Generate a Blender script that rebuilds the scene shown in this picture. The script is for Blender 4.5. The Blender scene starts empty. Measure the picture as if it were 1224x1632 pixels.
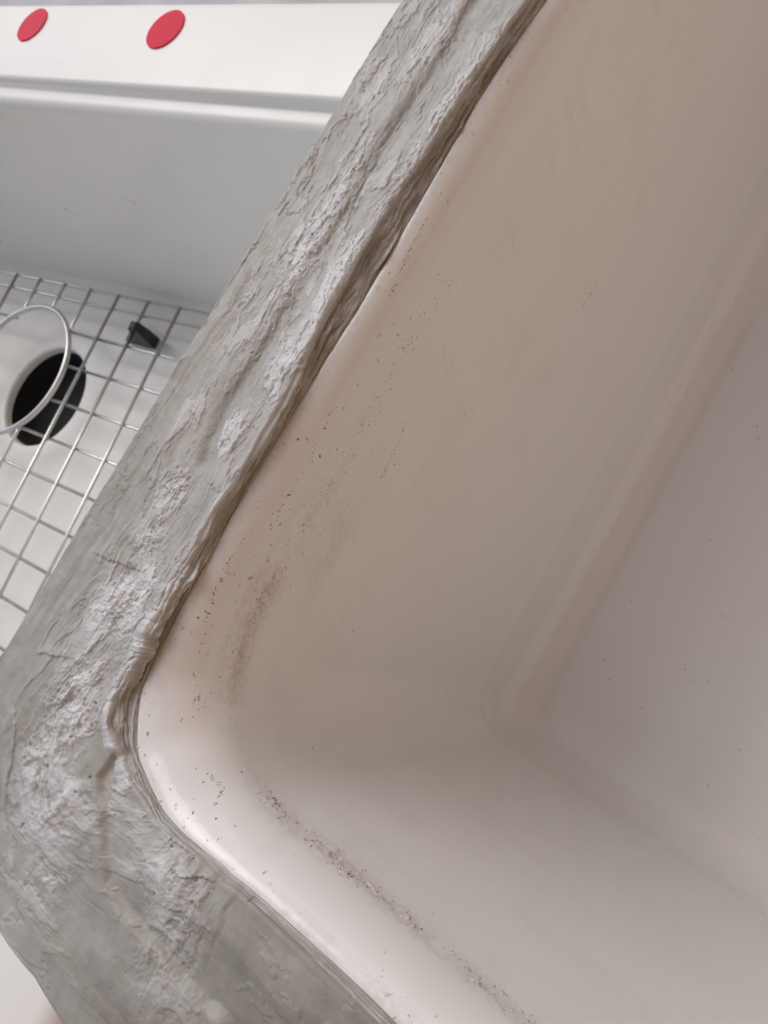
import bpy, math, random
import numpy as np
from mathutils import Vector, Matrix

S = bpy.context.scene
C = S.collection
random.seed(7)
rng = np.random.default_rng(11)

# ------------------------------------------------------------------ camera
cam_d = bpy.data.cameras.new("camera")
cam = bpy.data.objects.new("camera", cam_d)
C.objects.link(cam)
RIGHT, DOWN, FWD = Vector((0.7833, 0.4956, -0.3752)), Vector((0.4091, -0.8655, -0.2892)), Vector((-0.4681, 0.0730, -0.8807))
M = Matrix((RIGHT, -DOWN, -FWD)).transposed().to_4x4()
M.translation = (0.0736, 0.0504, 0.0870)
cam.matrix_world = M
cam_d.sensor_width = 36.0
cam_d.sensor_fit = 'AUTO'
cam_d.lens = 1001.4657 / 1632 * 36
cam_d.clip_start = 0.005
cam_d.clip_end = 400
cam_d.dof.use_dof = True
cam_d.dof.focus_distance = 0.102
cam_d.dof.aperture_fstop = 46
S.camera = cam

# ------------------------------------------------------------------ sky, sun, exposure
SUN_EL, SUN_AZ = math.radians(50), math.radians(-62)     # azimuth from +Y towards +X
W = bpy.data.worlds.new("World")
S.world = W
W.use_nodes = True
nt = W.node_tree
sky = nt.nodes.new("ShaderNodeTexSky")
sky.sky_type = 'NISHITA'
sky.sun_disc = False
sky.sun_elevation = SUN_EL
sky.sun_rotation = SUN_AZ
sky.air_density = 1.0
sky.dust_density = 3.0
sky.ozone_density = 1.0
hs = nt.nodes.new("ShaderNodeHueSaturation")          # overcast: the blue is veiled evenly by cloud
hs.inputs["Saturation"].default_value = 0.8
nt.links.new(sky.outputs[0], hs.inputs["Color"])
nt.links.new(hs.outputs[0], nt.nodes["Background"].inputs[0])
nt.nodes["Background"].inputs[1].default_value = 0.15

sun_d = bpy.data.lights.new("sun", 'SUN')
sun_d.energy = 0.9
sun_d.angle = math.radians(42)
sun_d.color = (0.97, 0.985, 1.0)
sun = bpy.data.objects.new("sun", sun_d)
C.objects.link(sun)
dirv = Vector((math.sin(SUN_AZ) * math.cos(SUN_EL), math.cos(SUN_AZ) * math.cos(SUN_EL), math.sin(SUN_EL)))
sun.rotation_euler = dirv.to_track_quat('Z', 'Y').to_euler()
S.view_settings.view_transform = 'Standard'
S.view_settings.look = 'None'
S.view_settings.exposure = -0.05
S.view_settings.gamma = 1.0
S.cycles.max_bounces = 12
S.cycles.diffuse_bounces = 8
S.cycles.glossy_bounces = 6

# ------------------------------------------------------------------ noise
def _hash(ix, iy, seed):
    h = (ix.astype(np.uint32) * np.uint32(374761393) + iy.astype(np.uint32) * np.uint32(668265263)
         + np.uint32((seed * 2246822519) & 0xffffffff))
    h ^= h >> np.uint32(13)
    h *= np.uint32(1274126177)
    h ^= h >> np.uint32(16)
    h *= np.uint32(2654435769)
    h ^= h >> np.uint32(15)
    return (h & np.uint32(0xffffff)).astype(np.float32) / 16777215.0

def vnoise(x, y, seed=0):
    fx, fy = np.floor(x), np.floor(y)
    ix, iy = fx.astype(np.int64), fy.astype(np.int64)
    u, v = (x - fx).astype(np.float32), (y - fy).astype(np.float32)
    u = u * u * u * (u * (u * 6 - 15) + 10)
    v = v * v * v * (v * (v * 6 - 15) + 10)
    a, b = _hash(ix, iy, seed), _hash(ix + 1, iy, seed)
    c, d = _hash(ix, iy + 1, seed), _hash(ix + 1, iy + 1, seed)
    return (a + (b - a) * u) * (1 - v) + (c + (d - c) * u) * v

def fbm(x, y, seed=0, octaves=4, gain=0.5):
    t, amp, tot = 0.0, 1.0, 0.0
    for o in range(octaves):
        ca, sa = math.cos(0.6 * o), math.sin(0.6 * o)
        xr, yr = (x * ca - y * sa, x * sa + y * ca) if gain > 0 else (x, y)
        k = 2.03 ** o
        t = t + amp * (vnoise(xr * k + 17.3 * o, yr * k - 9.1 * o, seed + o) - 0.5)
        tot += amp
        amp *= gain
    return t / tot * 2.0

def fbm_axis(x, y, seed=0, octaves=4, gain=0.55):
    """no rotation between octaves: keeps long streaks long"""
    t, amp, tot = 0.0, 1.0, 0.0
    for o in range(octaves):
        k = 2.1 ** o
        t = t + amp * (vnoise(x * (1.35 ** o) + 31.7 * o, y * k + 5.3 * o, seed + o) - 0.5)
        tot += amp
        amp *= gain
    return t / tot * 2.0

def ridged(x, y, seed=0, octaves=3):
    t, amp, tot = 0.0, 1.0, 0.0
    for o in range(octaves):
        k = 2.1 ** o
        n = 1 - np.abs(2 * vnoise(x * k + 3.1 * o, y * k + 7.7 * o, seed + o) - 1)
        t = t + amp * n * n
        tot += amp
        amp *= 0.5
    return t / tot

def sstep(a, b, x):
    t = np.clip((x - a) / (b - a), 0, 1)
    return t * t * (3 - 2 * t)

def seg_dist(X, Y, line):
    """distance to a polyline and signed side (+ = left of the direction of travel)"""
    best = np.full(X.shape, 1e9, np.float32)
    side = np.zeros(X.shape, np.float32)
    for (ax, ay), (bx, by) in zip(line[:-1], line[1:]):
        dx, dy = bx - ax, by - ay
        L2 = dx * dx + dy * dy
        t = np.clip(((X - ax) * dx + (Y - ay) * dy) / L2, 0, 1)
        px, py = X - (ax + t * dx), Y - (ay + t * dy)
        d = np.sqrt(px * px + py * py)
        sg = np.sign(dx * (Y - ay) - dy * (X - ax))
        m = d < best
        best[m] = d[m]
        side[m] = sg[m]
    return best, side

# ------------------------------------------------------------------ mesh helpers
def mesh_obj(name, verts, faces, mat, parent=None, smooth=True, attrs=None):
    me = bpy.data.meshes.new(name)
    verts = np.asarray(verts, np.float32)
    me.vertices.add(len(verts))
    me.vertices.foreach_set("co", verts.ravel())
    if isinstance(faces, np.ndarray):
        n = faces.shape[1]
        me.loops.add(faces.size)
        me.loops.foreach_set("vertex_index", faces.ravel().astype(np.int32))
        me.polygons.add(len(faces))
        me.polygons.foreach_set("loop_start", np.arange(0, faces.size, n, dtype=np.int32))
        me.update(calc_edges=True)
    else:
        bpy.data.meshes.remove(me)
        me = bpy.data.meshes.new(name)
        me.from_pydata([tuple(v) for v in verts.tolist()], [], faces)
        me.update()
    if smooth:
        me.polygons.foreach_set("use_smooth", np.ones(len(me.polygons), bool))
    if attrs:
        for k, a in attrs.items():
            at = me.attributes.new(k, 'FLOAT', 'POINT')
            at.data.foreach_set("value", np.asarray(a, np.float32).ravel())
    me.materials.append(mat)
    o = bpy.data.objects.new(name, me)
    C.objects.link(o)
    if parent is not None:
        o.parent = parent
    return o

def grid_faces(rows, cols, close_cols=False):
    r = np.arange(rows - 1)[:, None]
    c = np.arange(cols if close_cols else cols - 1)[None, :]
    c2 = (c + 1) % cols
    f = np.stack([r * cols + c + 0 * r, r * cols + c2, (r + 1) * cols + c2, (r + 1) * cols + c], -1)
    return f.reshape(-1, 4)

def thing(name, label, cat, loc=(0, 0, 0), group=None):
    o = bpy.data.objects.new(name, None)
    o.empty_display_size = 0.02
    C.objects.link(o)
    o.location = loc
    o["label"] = label
    o["category"] = cat
    if group:
        o["group"] = group
    return o

def tube(name, pts, r, mat, parent, n=8, origin=(0, 0, 0)):
    pts = [Vector(p) for p in pts]
    V = []
    up = Vector((0, 0, 1))
    for i, p in enumerate(pts):
        a = pts[max(i - 1, 0)]
        b = pts[min(i + 1, len(pts) - 1)]
        t = (b - a).normalized()
        s = t.cross(up)
        if s.length < 1e-4:
            s = Vector((1, 0, 0))
        s.normalize()
        u = s.cross(t)
        for k in range(n):
            an = 2 * math.pi * k / n
            V.append(p + (s * math.cos(an) + u * math.sin(an)) * r - Vector(origin))
    m = len(pts)
    F = [[i * n + k, i * n + (k + 1) % n, (i + 1) * n + (k + 1) % n, (i + 1) * n + k] for i in range(m - 1) for k in range(n)]
    F.append(list(range(n))[::-1])
    F.append([(m - 1) * n + k for k in range(n)])
    return mesh_obj(name, [tuple(v) for v in V], F, mat, parent)

# ------------------------------------------------------------------ materials
def new_mat(name):
    m = bpy.data.materials.new(name)
    m.use_nodes = True
    return m, m.node_tree, m.node_tree.nodes["Principled BSDF"]

def N(nt, t, **kw):
    n = nt.nodes.new(t)
    for k, v in kw.items():
        setattr(n, k, v)
    return n

def mix(nt, fac, a, b):
    n = N(nt, "ShaderNodeMix", data_type='RGBA')
    for sock, v in ((n.inputs[0], fac), (n.inputs[6], a), (n.inputs[7], b)):
        if hasattr(v, "is_output"):
            nt.links.new(v, sock)
        elif isinstance(v, tuple):
            sock.default_value = (*v, 1)
        else:
            sock.default_value = v
    return n.outputs[2]

def noise(nt, scale, detail=4, rough=0.55, vec=None):
    n = N(nt, "ShaderNodeTexNoise")
    n.inputs["Scale"].default_value = scale
    n.inputs["Detail"].default_value = detail
    n.inputs["Roughness"].default_value = rough
    if vec is not None:
        nt.links.new(vec, n.inputs["Vector"])
    return n.outputs[0]

def ramp(nt, v, a, b, lo=0.0, hi=1.0):
    n = N(nt, "ShaderNodeMapRange")
    nt.links.new(v, n.inputs[0])
    n.inputs[1].default_value, n.inputs[2].default_value = a, b
    n.inputs[3].default_value, n.inputs[4].default_value = lo, hi
    return n.outputs[0]

def glaze(name, col, rough=0.07, dirt=False):
    m, nt, p = new_mat(name)
    tc = N(nt, "ShaderNodeTexCoord").outputs["Object"]
    base = mix(nt, ramp(nt, noise(nt, 9, 3, vec=tc), 0.3, 0.7), tuple(c * 0.97 for c in col), col)
    r = None
    if dirt:
        at = N(nt, "ShaderNodeAttribute", attribute_name="dirt").outputs["Fac"]
        nz = noise(nt, 900, 6, 0.7, tc)
        mm = N(nt, "ShaderNodeMath", operation='MULTIPLY')
        nt.links.new(at, mm.inputs[0])
        nt.links.new(ramp(nt, nz, 0.42, 0.62, 0.25, 1.0), mm.inputs[1])
        base = mix(nt, mm.outputs[0], base, (0.38, 0.255, 0.135))
        at2 = N(nt, "ShaderNodeAttribute", attribute_name="film").outputs["Fac"]
        nz2 = noise(nt, 700, 5, 0.7, tc)
        m2 = N(nt, "ShaderNodeMath", operation='MULTIPLY')
        nt.links.new(at2, m2.inputs[0])
        nt.links.new(ramp(nt, nz2, 0.40, 0.6, 0.1, 1.0), m2.inputs[1])
        base = mix(nt, m2.outputs[0], base, (0.44, 0.40, 0.335))
        ad = N(nt, "ShaderNodeMath", operation='ADD', use_clamp=True)
        nt.links.new(mm.outputs[0], ad.inputs[0])
        nt.links.new(m2.outputs[0], ad.inputs[1])
        r = ramp(nt, ad.outputs[0], 0, 1, rough, 0.6)
    if r is None:
        r = ramp(nt, noise(nt, 30, 4, vec=tc), 0.3, 0.7, rough * 0.8, rough * 1.3)
    nt.links.new(base, p.inputs["Base Color"])
    nt.links.new(r, p.inputs["Roughness"])
    b = N(nt, "ShaderNodeBump")
    b.inputs["Strength"].default_value = 0.05
    b.inputs["Distance"].default_value = 0.002
    nt.links.new(noise(nt, 60, 2, vec=tc), b.inputs["Height"])
    nt.links.new(b.outputs[0], p.inputs["Normal"])
    return m

M_glaze = glaze("near_glaze", (0.745, 0.744, 0.73), 0.075, True)
M_glaze_far = glaze("far_glaze", (0.79, 0.78, 0.735), 0.34)

def sealant_mat():
    m, nt, p = new_mat("sealant")
    tc = N(nt, "ShaderNodeTexCoord").outputs["Object"]
    tone = N(nt, "ShaderNodeAttribute", attribute_name="tone").outputs["Fac"]
    dirt = N(nt, "ShaderNodeAttribute", attribute_name="dirt").outputs["Fac"]
    film = mix(nt, ramp(nt, noise(nt, 260, 5, 0.65, tc), 0.35, 0.65), (0.305, 0.300, 0.268), (0.39, 0.385, 0.350))
    white = mix(nt, ramp(nt, noise(nt, 400, 5, 0.65, tc), 0.35, 0.65), (0.54, 0.545, 0.546), (0.65, 0.657, 0.662))
    col = mix(nt, tone, film, white)
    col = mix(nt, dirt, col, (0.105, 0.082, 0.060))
    nt.links.new(col, p.inputs["Base Color"])
    nt.links.new(ramp(nt, tone, 0, 1, 0.55, 0.48), p.inputs["Roughness"])
    b = N(nt, "ShaderNodeBump")
    b.inputs["Strength"].default_value = 0.25
    b.inputs["Distance"].default_value = 0.0002
    nt.links.new(noise(nt, 3500, 4, 0.6, tc), b.inputs["Height"])
    nt.links.new(b.outputs[0], p.inputs["Normal"])
    return m
M_seal = sealant_mat()

def plain(name, a, b, scale, rough, metal=0.0):
    m, nt, p = new_mat(name)
    tc = N(nt, "ShaderNodeTexCoord").outputs["Object"]
    nt.links.new(mix(nt, ramp(nt, noise(nt, scale, 5, 0.6, tc), 0.35, 0.65), a, b), p.inputs["Base Color"])
    p.inputs["Roughness"].default_value = rough
    p.inputs["Metallic"].default_value = metal
    return m
M_steel = plain("steel", (0.58, 0.565, 0.54), (0.66, 0.645, 0.62), 80, 0.36, 1.0)
M_rubber = plain("rubber", (0.012, 0.012, 0.013), (0.02, 0.02, 0.02), 200, 0.45)
M_red = plain("red_sticker", (0.66, 0.018, 0.055), (0.70, 0.022, 0.062), 150, 0.6)
M_red.node_tree.nodes["Principled BSDF"].inputs["Specular IOR Level"].default_value = 0.12
M_conc = plain("concrete", (0.42, 0.43, 0.44), (0.52, 0.53, 0.54), 14, 0.85)
M_raw = plain("raw_clay", (0.55, 0.52, 0.47), (0.62, 0.59, 0.54), 60, 0.7)
M_speck = plain("speck", (0.13, 0.10, 0.07), (0.36, 0.29, 0.21), 1500, 0.8)
M_bounce = plain("bounce_brown", (0.48, 0.25, 0.105), (0.56, 0.31, 0.14), 6, 0.85)
M_chalk = plain("chalk", (0.46, 0.42, 0.36), (0.66, 0.635, 0.59), 900, 0.8)
M_shade = plain("shade_grey", (0.16, 0.15, 0.14), (0.21, 0.20, 0.19), 6, 0.7)
M_dark = plain("drain_dark", (0.003, 0.003, 0.003), (0.004, 0.004, 0.004), 60, 0.9)  # near-black colour stands in for the unlit depth of the drain

# ------------------------------------------------------------------ ground
Z_GROUND = -0.265
mesh_obj("ground", [(-60, -60, Z_GROUND), (60, -60, Z_GROUND), (60, 60, Z_GROUND), (-60, 60, Z_GROUND)],
         [[0, 1, 2, 3]], M_conc, smooth=False)["kind"] = "structure"

# unseen brown wall, added to throw warm light onto the long basin wall
WX = 0.46
hw_plan = [(WX, 6), (WX, -1.0), (WX + .2, -1.0), (WX + .2, 6)]
hw = [(x, y, z) for z in (Z_GROUND, 2.4) for x, y in hw_plan]
mesh_obj("bounce_wall", hw, [[k, (k + 1) % 4, 4 + (k + 1) % 4, 4 + k] for k in range(4)] + [[4, 5, 6, 7], [3, 2, 1, 0]], M_bounce, smooth=False)["kind"] = "structure"
def slab(name, x0, x1, y0, y1, z0, z1, mat):
    v = [(x, y, z) for z in (z0, z1) for x, y in ((x0, y0), (x1, y0), (x1, y1), (x0, y1))]
    return mesh_obj(name, v, [[3, 2, 1, 0], [4, 5, 6, 7], [0, 1, 5, 4], [1, 2, 6, 5], [2, 3, 7, 6], [3, 0, 4, 7]], mat, smooth=False)
slab("shade_slab", 0.18, WX - .002, -1.0, 1.22, 1.35, 1.45, M_shade)["kind"] = "structure"  # unseen slab, added to keep overhead sky light off the near basin

# ------------------------------------------------------------------ near sink: contours, metres, rim top at z = 0
SX, SY = 0.40, 0.70            # basin opening
CX, CY = 0.035, 0.030          # pivot of the near corner
# inner edge of the sealant top
T_px = [(-0.00044, 0.16990), (-0.00090, 0.15651), (-0.00255, 0.14026), (-0.00275, 0.12364), (-0.00344, 0.11285), (-0.00349, 0.09882), (-0.00354, 0.08503), (-0.00280, 0.07713), (-0.00184, 0.06678), (-0.00187, 0.06018), (-0.00165, 0.05438), (-0.00179, 0.04912), (-0.00244, 0.04237), (-0.00199, 0.03428), (-0.00250, 0.02958), (-0.00155, 0.02317), (-0.00121, 0.01963), (-0.00075, 0.01495), (-0.00066, 0.01071), (-0.00032, 0.00725), (0.00119, 0.00397), (0.00393, 0.00156), (0.00706, 0.00010), (0.01063, -0.00095), (0.01463, -0.00125), (0.01923, -0.00221), (0.02582, -0.00175), (0.03132, -0.00132), (0.04021, -0.00055), (0.04971, -0.00013), (0.05638, -0.00006), (0.06164, -0.00010), (0.06741, 0.00007)]
# where the bare glaze starts
G_px = [(0.00038, 0.17396), (0.00055, 0.16031), (-0.00058, 0.14901), (-0.00119, 0.13635), (-0.00090, 0.12109), (-0.00070, 0.11110), (-0.00051, 0.10123), (-0.00047, 0.08938), (-0.00091, 0.07959), (-0.00108, 0.07407), (-0.00112, 0.06727), (-0.00130, 0.05846), (-0.00123, 0.05051), (-0.00128, 0.04390), (-0.00084, 0.03564), (-0.00052, 0.02872), (0.00016, 0.02144), (0.00071, 0.01546), (0.00150, 0.01033), (0.00438, 0.00598), (0.00774, 0.00214)] + [(0.01213, 0.00046), (0.01781, -0.00130), (0.02636, -0.00122), (0.03165, -0.00050), (0.04193, 0.00019), (0.05237, 0.00082), (0.06088, 0.00111), (0.06401, 0.00099), (0.07067, 0.00109)]

def polar(P):
    P = np.array(P)
    th = np.arctan2(P[:, 1] - CY, P[:, 0] - CX) % (2 * np.pi)
    r = np.hypot(P[:, 0] - CX, P[:, 1] - CY)
    o = np.argsort(th)
    return th[o], r[o]

OW, OB, OR = -0.0300, -0.0330, 0.026
O_px = [(OW, 0.3), (OW, 0.1)] + [(OW, y) for y in np.linspace(0.05, OB + OR, 8)] \
    + [(OW + OR - OR * math.cos(a), OB + OR - OR * math.sin(a)) for a in np.linspace(0.05, math.pi / 2, 14)] \
    + [(x, OB) for x in np.linspace(0.0, 0.10, 8)] + [(0.3, OB)]

def contour(P, ideal):
    """point of a traced contour for each station of the near corner; ideal carries it on round the sink"""
    P = np.array(P)
    th, r = polar(P)
    a = P[P[:, 1] > 0.02]
    a = a[np.argsort(a[:, 1])]
    b = P[P[:, 0] > 0.03]
    b = b[np.argsort(b[:, 0])]
    def A(y):
        return np.stack([np.interp(y, a[:, 1], a[:, 0]), y], 1)
    def K(t):
        rr = np.interp(t, th, r)
        return np.stack([CX + rr * np.cos(t), CY + rr * np.sin(t)], 1)
    def B(x):
        return np.stack([x, np.interp(x, b[:, 0], b[:, 1])], 1)
    return A, K, B

FINE = 0.00016
yA = np.concatenate([np.arange(0.44, 0.215, -0.0012), np.arange(0.215, CY, -FINE)])
tK = np.linspace(np.pi, 1.5 * np.pi, 420)[:-1]
xB = np.concatenate([np.arange(CX, 0.098, FINE), np.arange(0.098, 0.24, 0.0012)])

def near_loop(P):
    A, K, B = contour(P, None)
    return np.concatenate([A(yA), K(tK), B(xB)])

def rest_loop(out):
    """B side from x = .24 on, the far corners and back down the A side, offset `out` outside the opening"""
    rc = 0.033 + out
    pts = [(x, -out) for x in np.arange(0.24, SX - 0.033, 0.002)]
    for cx, cy, a0 in ((SX - .033, .033, -90), (SX - .033, SY - .033, 0), (.033, SY - .033, 90)):
        pts += [(cx + rc * math.cos(math.radians(a)), cy + rc * math.sin(math.radians(a))) for a in np.linspace(a0, a0 + 90, 26)]
        if a0 == -90:
            pts += [(SX + out, y) for y in np.linspace(.034, SY - .034, 300)]
        if a0 == 0:
            pts += [(x, SY + out) for x in np.linspace(SX - .034, .034, 170)]
    pts += [(-out, y) for y in np.arange(SY - .034, 0.44, -0.002)]
    return np.array(pts)

T1, G1, O1 = near_loop(T_px), near_loop(G_px), near_loop(O_px)
nN = len(T1)
T2, G2, O2 = rest_loop(0.004), rest_loop(0.0), rest_loop(0.030)
def join(a, b):
    # ease the traced contour into the plain one at both ends
    b = b.copy()
    k = 40
    w = np.linspace(0, 1, k)[:, None]
    b[:k] += (1 - w) * (a[-1] - b[0])
    b[-k:] += w * (a[0] - b[-1])
    return np.concatenate([a, b])
T, G, O = join(T1, T2), join(G1, G2), join(O1, O2)
def smooth_loop(P, n):
    k = np.hanning(n + 2)[1:-1]
    k /= k.sum()
    Q = P.copy()
    for c in (0, 1):
        e = np.concatenate([P[-n:, c], P[:, c], P[:n, c]])
        Q[:, c] = np.convolve(e, k, 'same')[n:-n]
    lo, hi = len(yA) // 4, nN - 140                     # only where the stations are close together
    w = np.clip(np.minimum(np.arange(len(P)) - lo, hi - np.arange(len(P))) / 60, 0, 1)[:, None]
    return P * (1 - w) + Q * w
T, G = smooth_loop(T, 15), smooth_loop(G, 45)
nS = len(T)
mid = (T + O) / 2
sarc = np.concatenate([[0], np.cumsum(np.hypot(*np.diff(mid, axis=0).T))]) * 1000.0     # mm
isB = sstep(np.pi, 1.5 * np.pi, np.concatenate([np.full(len(yA), np.pi), tK, np.full(nS - len(yA) - len(tK), 1.5 * np.pi)]))

# ---- across the rim
vt = np.linspace(0, 1, 190)
Xt = O[:, 0:1] * (1 - vt) + T[:, 0:1] * vt
Yt = O[:, 1:2] * (1 - vt) + T[:, 1:2] * vt
Wmm = np.hypot(*(T - O).T)[:, None] * 1000
V = vt[None, :] * Wmm
Sg = np.repeat(sarc[:, None], len(vt), 1)
Xm, Ym = Xt * 1000, Yt * 1000

def blob(spots):
    """soft elongated spots: x, y (m), half-length along the rim, half-width (mm), angle (deg from +Y), weight"""
    f = np.zeros(Xm.shape, np.float32)
    for x, y, L, w, ang, k in spots:
        a = math.radians(ang)
        ux, uy = -math.sin(a), math.cos(a)
        dx, dy = Xm - x * 1000, Ym - y * 1000
        p, q = (dx * ux + dy * uy) / L, (dx * uy - dy * ux) / w
        f = np.maximum(f, k * np.exp(-(p * p + q * q)))
    return f

white = blob([(-0.01513, 0.097281, 24, 6, 0, 0.9), (-0.016923, 0.11459, 10, 4, 0, 0.7), (-0.016484, 0.14662, 14, 6, 0, 0.55), (-0.023039, 0.1367, 15, 5, 0, 0.45), (-0.0027049, 0.13443, 14, 3.2, 0, 1), (-0.004614, 0.11474, 12, 3.2, 0, 1), (-0.0048083, 0.091526, 16, 3.2, 0, 1), (-0.0049885, 0.072309, 9, 3.6, 0, 1), (-0.0082579, 0.057562, 6, 4, 10, 0.9), (-0.012891, 0.042083, 5.5, 3.6, 0, 1), (-0.012201, 0.032388, 4, 5, 60, 0.9), (-0.010213, 0.020319, 9, 6, 0, 1), (-0.0077634, 0.02616, 6, 4, 0, 0.9), (-0.0014679, 0.015762, 10, 3, 0, 0.8), (-0.0077861, 0.00076007, 11, 7, 10, 1), (-0.0064284, -0.0088752, 9, 6, 15, 1), (0.00014478, -0.013401, 8, 9, 30, 1), (0.0074881, -0.020748, 9, 7, 45, 0.75), (0.028737, -0.0088912, 12, 6, 55, 0.6), (0.035491, -0.013537, 8, 7, 60, 0.35), (0.017377, -0.0057127, 9, 3, 40, 0.3), (0.0050997, 0.0052691, 4, 3, 0, 0.9), (0.0091322, -0.00024171, 4, 2.5, 20, 1), (-0.022596, 0.083525, 14, 4, 0, 0.6), (-0.02065, 0.059573, 9, 3, 0, 0.4), (0.03216, -0.018227, 6, 5, 50, 0.45)])
rough = blob([(-0.010603, 0.020754, 5, 5, 0, 1), (-0.0085426, 0.0015399, 9, 6, 10, 1), (-0.0087985, -0.0085968, 7, 5, 10, 0.8), (-0.013844, 0.044354, 3.5, 3, 0, 0.9), (-0.012201, 0.032388, 2.5, 4, 60, 0.8), (-0.025442, 0.038432, 3, 2, 0, 0.5), (-0.0081278, 0.056271, 3, 2.5, 0, 0.6), (-0.0020443, 0.02165, 5, 3, 0, 0.5), (-0.017421, 0.098173, 7, 4, 0, 0.3), (-0.015598, 0.14514, 8, 5, 0, 0.3), (-0.0034394, 0.11285, 6, 3, 0, 0.5), (0.030927, -0.0061935, 7, 4, 50, 0.4), (0.03204, -0.016346, 6, 6, 50, 0.45), (0.0074881, -0.020748, 6, 6, 45, 0.3), (-0.0029924, 0.093418, 6, 2.5, 0, 0.25)])
wrink = blob([(0.00038188, -0.012645, 5.5, 9, 20, 1), (0.0063913, -0.021572, 7, 6, 45, 0.7), (0.034411, -0.010479, 8, 6, 60, 0.6), (0.034067, -0.0047915, 7, 5, 60, 0.5)])
smooth_olive = blob([(-0.025582, 0.02365, 26, 5, 0, 1), (-0.024892, -0.00058056, 12, 5, 0, 1), (-0.027213, 0.04981, 18, 5, 0, 0.7), (-0.014339, 0.029322, 5, 2.5, 60, 0.9), (-0.01553, -0.010486, 14, 4, 5, 0.7), (0.025475, -0.024745, 26, 8, 70, 0.9), (0.013448, -0.030405, 12, 4, 60, 0.7), (0.045319, -0.007399, 16, 8, 62, 0.55), (0.003021, 0.0015601, 10, 3, 5, 0.8)])

wr = fbm(Sg / 16, V / 5, 3, 3)
Vw = V + 1.6 * wr + 0.8 * fbm(Sg / 5, V / 3, 9, 3)
streak = fbm_axis(Sg / 8, Vw / 0.42, 21, 4, 0.6)
streak2 = fbm_axis(Sg / 22, Vw / 1.5, 41, 3)
broad = fbm(Sg / 34, V / 8, 61, 3)
n1 = fbm(Sg / 8 + 3.3, Vw / 3.0, 71, 6, 0.58)
n2 = fbm(Sg / 3.6 + 8.3, Vw / 1.9, 77, 6, 0.60)
wx, wy = 0.9 * fbm(Xm / 1.6, Ym / 1.6, 5, 3), 0.9 * fbm(Xm / 1.6, Ym / 1.6, 6, 3)
crum = ridged((Xm + wx) / 2.6, (Ym + wy) / 2.6, 81, 5)
crum2 = ridged((Xm - wy) / 0.9, (Ym + wx) / 0.9, 91, 3)
fold_dir = Sg + 2.6 * fbm(Sg / 7, V / 6, 15, 4) + 0.25 * V
fold = vnoise(fold_dir / 2.0, V / 15, 97) ** 1.5 + 0.35 * vnoise(fold_dir / 0.8, V / 7, 98)
micro = fbm(Xm / 0.45, Ym / 0.45, 101, 3, 0.65)

wmask = np.clip(white, 0, 1)
active = np.clip(0.27 + 0.95 * wmask - 0.8 * smooth_olive, 0.10, 1.25)
def terrace(n, levels, sharp):
    t = n * levels
    f = np.floor(t)
    return (f + sstep(1 - sharp, 1.0, t - f)) / levels
n3 = fbm(Sg / 2.0 + 1.7, Vw / 0.85, 83, 5, 0.6)
plate3 = sstep(0.0, 0.03, n3 - 0.12 + 0.35 * (wmask - 0.5))
plate1 = sstep(0.0, 0.018, n1 - 0.06 + 0.50 * (wmask - 0.45))
plate2 = sstep(0.0, 0.018, n2 - 0.16 + 0.50 * (wmask - 0.5))
h = 0.60 * broad + 0.12 * streak2 * (1 - 0.5 * isB[:, None]) + 0.16 * streak * active * (1 - 0.55 * isB[:, None])
h = h + 0.16 * plate1 * (1 - 0.6 * smooth_olive) + 0.12 * plate2 * np.clip(active, 0, 1) + 0.10 * plate3 * np.clip(active, 0, 1)
h = h + active * 0.20 * terrace(n2, 7, 0.16) + (0.12 + 0.5 * rough) * 0.5 * terrace(n1, 9, 0.2)
h = h + np.clip(rough, 0, 1) * (0.95 * (crum - 0.45) + 0.30 * (crum2 - 0.4)) + 0.05 * active * (crum2 - 0.4)
h = h + wrink * 0.75 * (fold - 0.4)
h = h + 0.040 * micro * (0.3 + active)
crumb = vnoise(Xm / 0.62, Ym / 0.62, 175) * 0.75 + 0.25 * vnoise(Xm / 0.2, Ym / 0.2, 176)
cm = sstep(0.80, 0.90, crumb) * sstep(0.35, 0.8, np.clip(rough, 0, 1) + 0.35 * wmask + 0.25 * fbm(Sg / 9, V / 5, 177, 3))
h = h + 0.30 * cm
tone = np.clip(0.08 + 0.60 * wmask * (0.35 + 0.65 * plate1) + 0.20 * plate1 * active + 0.30 * plate2 * active + 0.26 * plate3 * active + 0.26 * streak * active + 0.10 * micro * active
               - 0.32 * smooth_olive + 0.16 * n1 + 0.30 * (crum - 0.4) * rough + 0.5 * cm, 0, 1)
dirt = np.clip(0.03 + 0.14 * fbm(Sg / 20, V / 6, 111, 4) + 0.12 * smooth_olive + 0.10 * sstep(0.1, -0.5, streak) * active, 0, 1)

# soft valley along the A side
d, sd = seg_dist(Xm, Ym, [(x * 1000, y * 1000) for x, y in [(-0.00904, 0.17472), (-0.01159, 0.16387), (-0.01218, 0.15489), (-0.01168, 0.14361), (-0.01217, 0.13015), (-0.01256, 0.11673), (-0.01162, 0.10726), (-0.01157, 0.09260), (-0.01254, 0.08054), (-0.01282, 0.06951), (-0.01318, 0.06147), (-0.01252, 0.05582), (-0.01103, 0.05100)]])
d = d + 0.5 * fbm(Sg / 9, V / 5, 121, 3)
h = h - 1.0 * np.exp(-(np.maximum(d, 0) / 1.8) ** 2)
tone = tone - 0.5 * np.exp(-(np.maximum(d, 0) / 1.7) ** 2)
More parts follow.
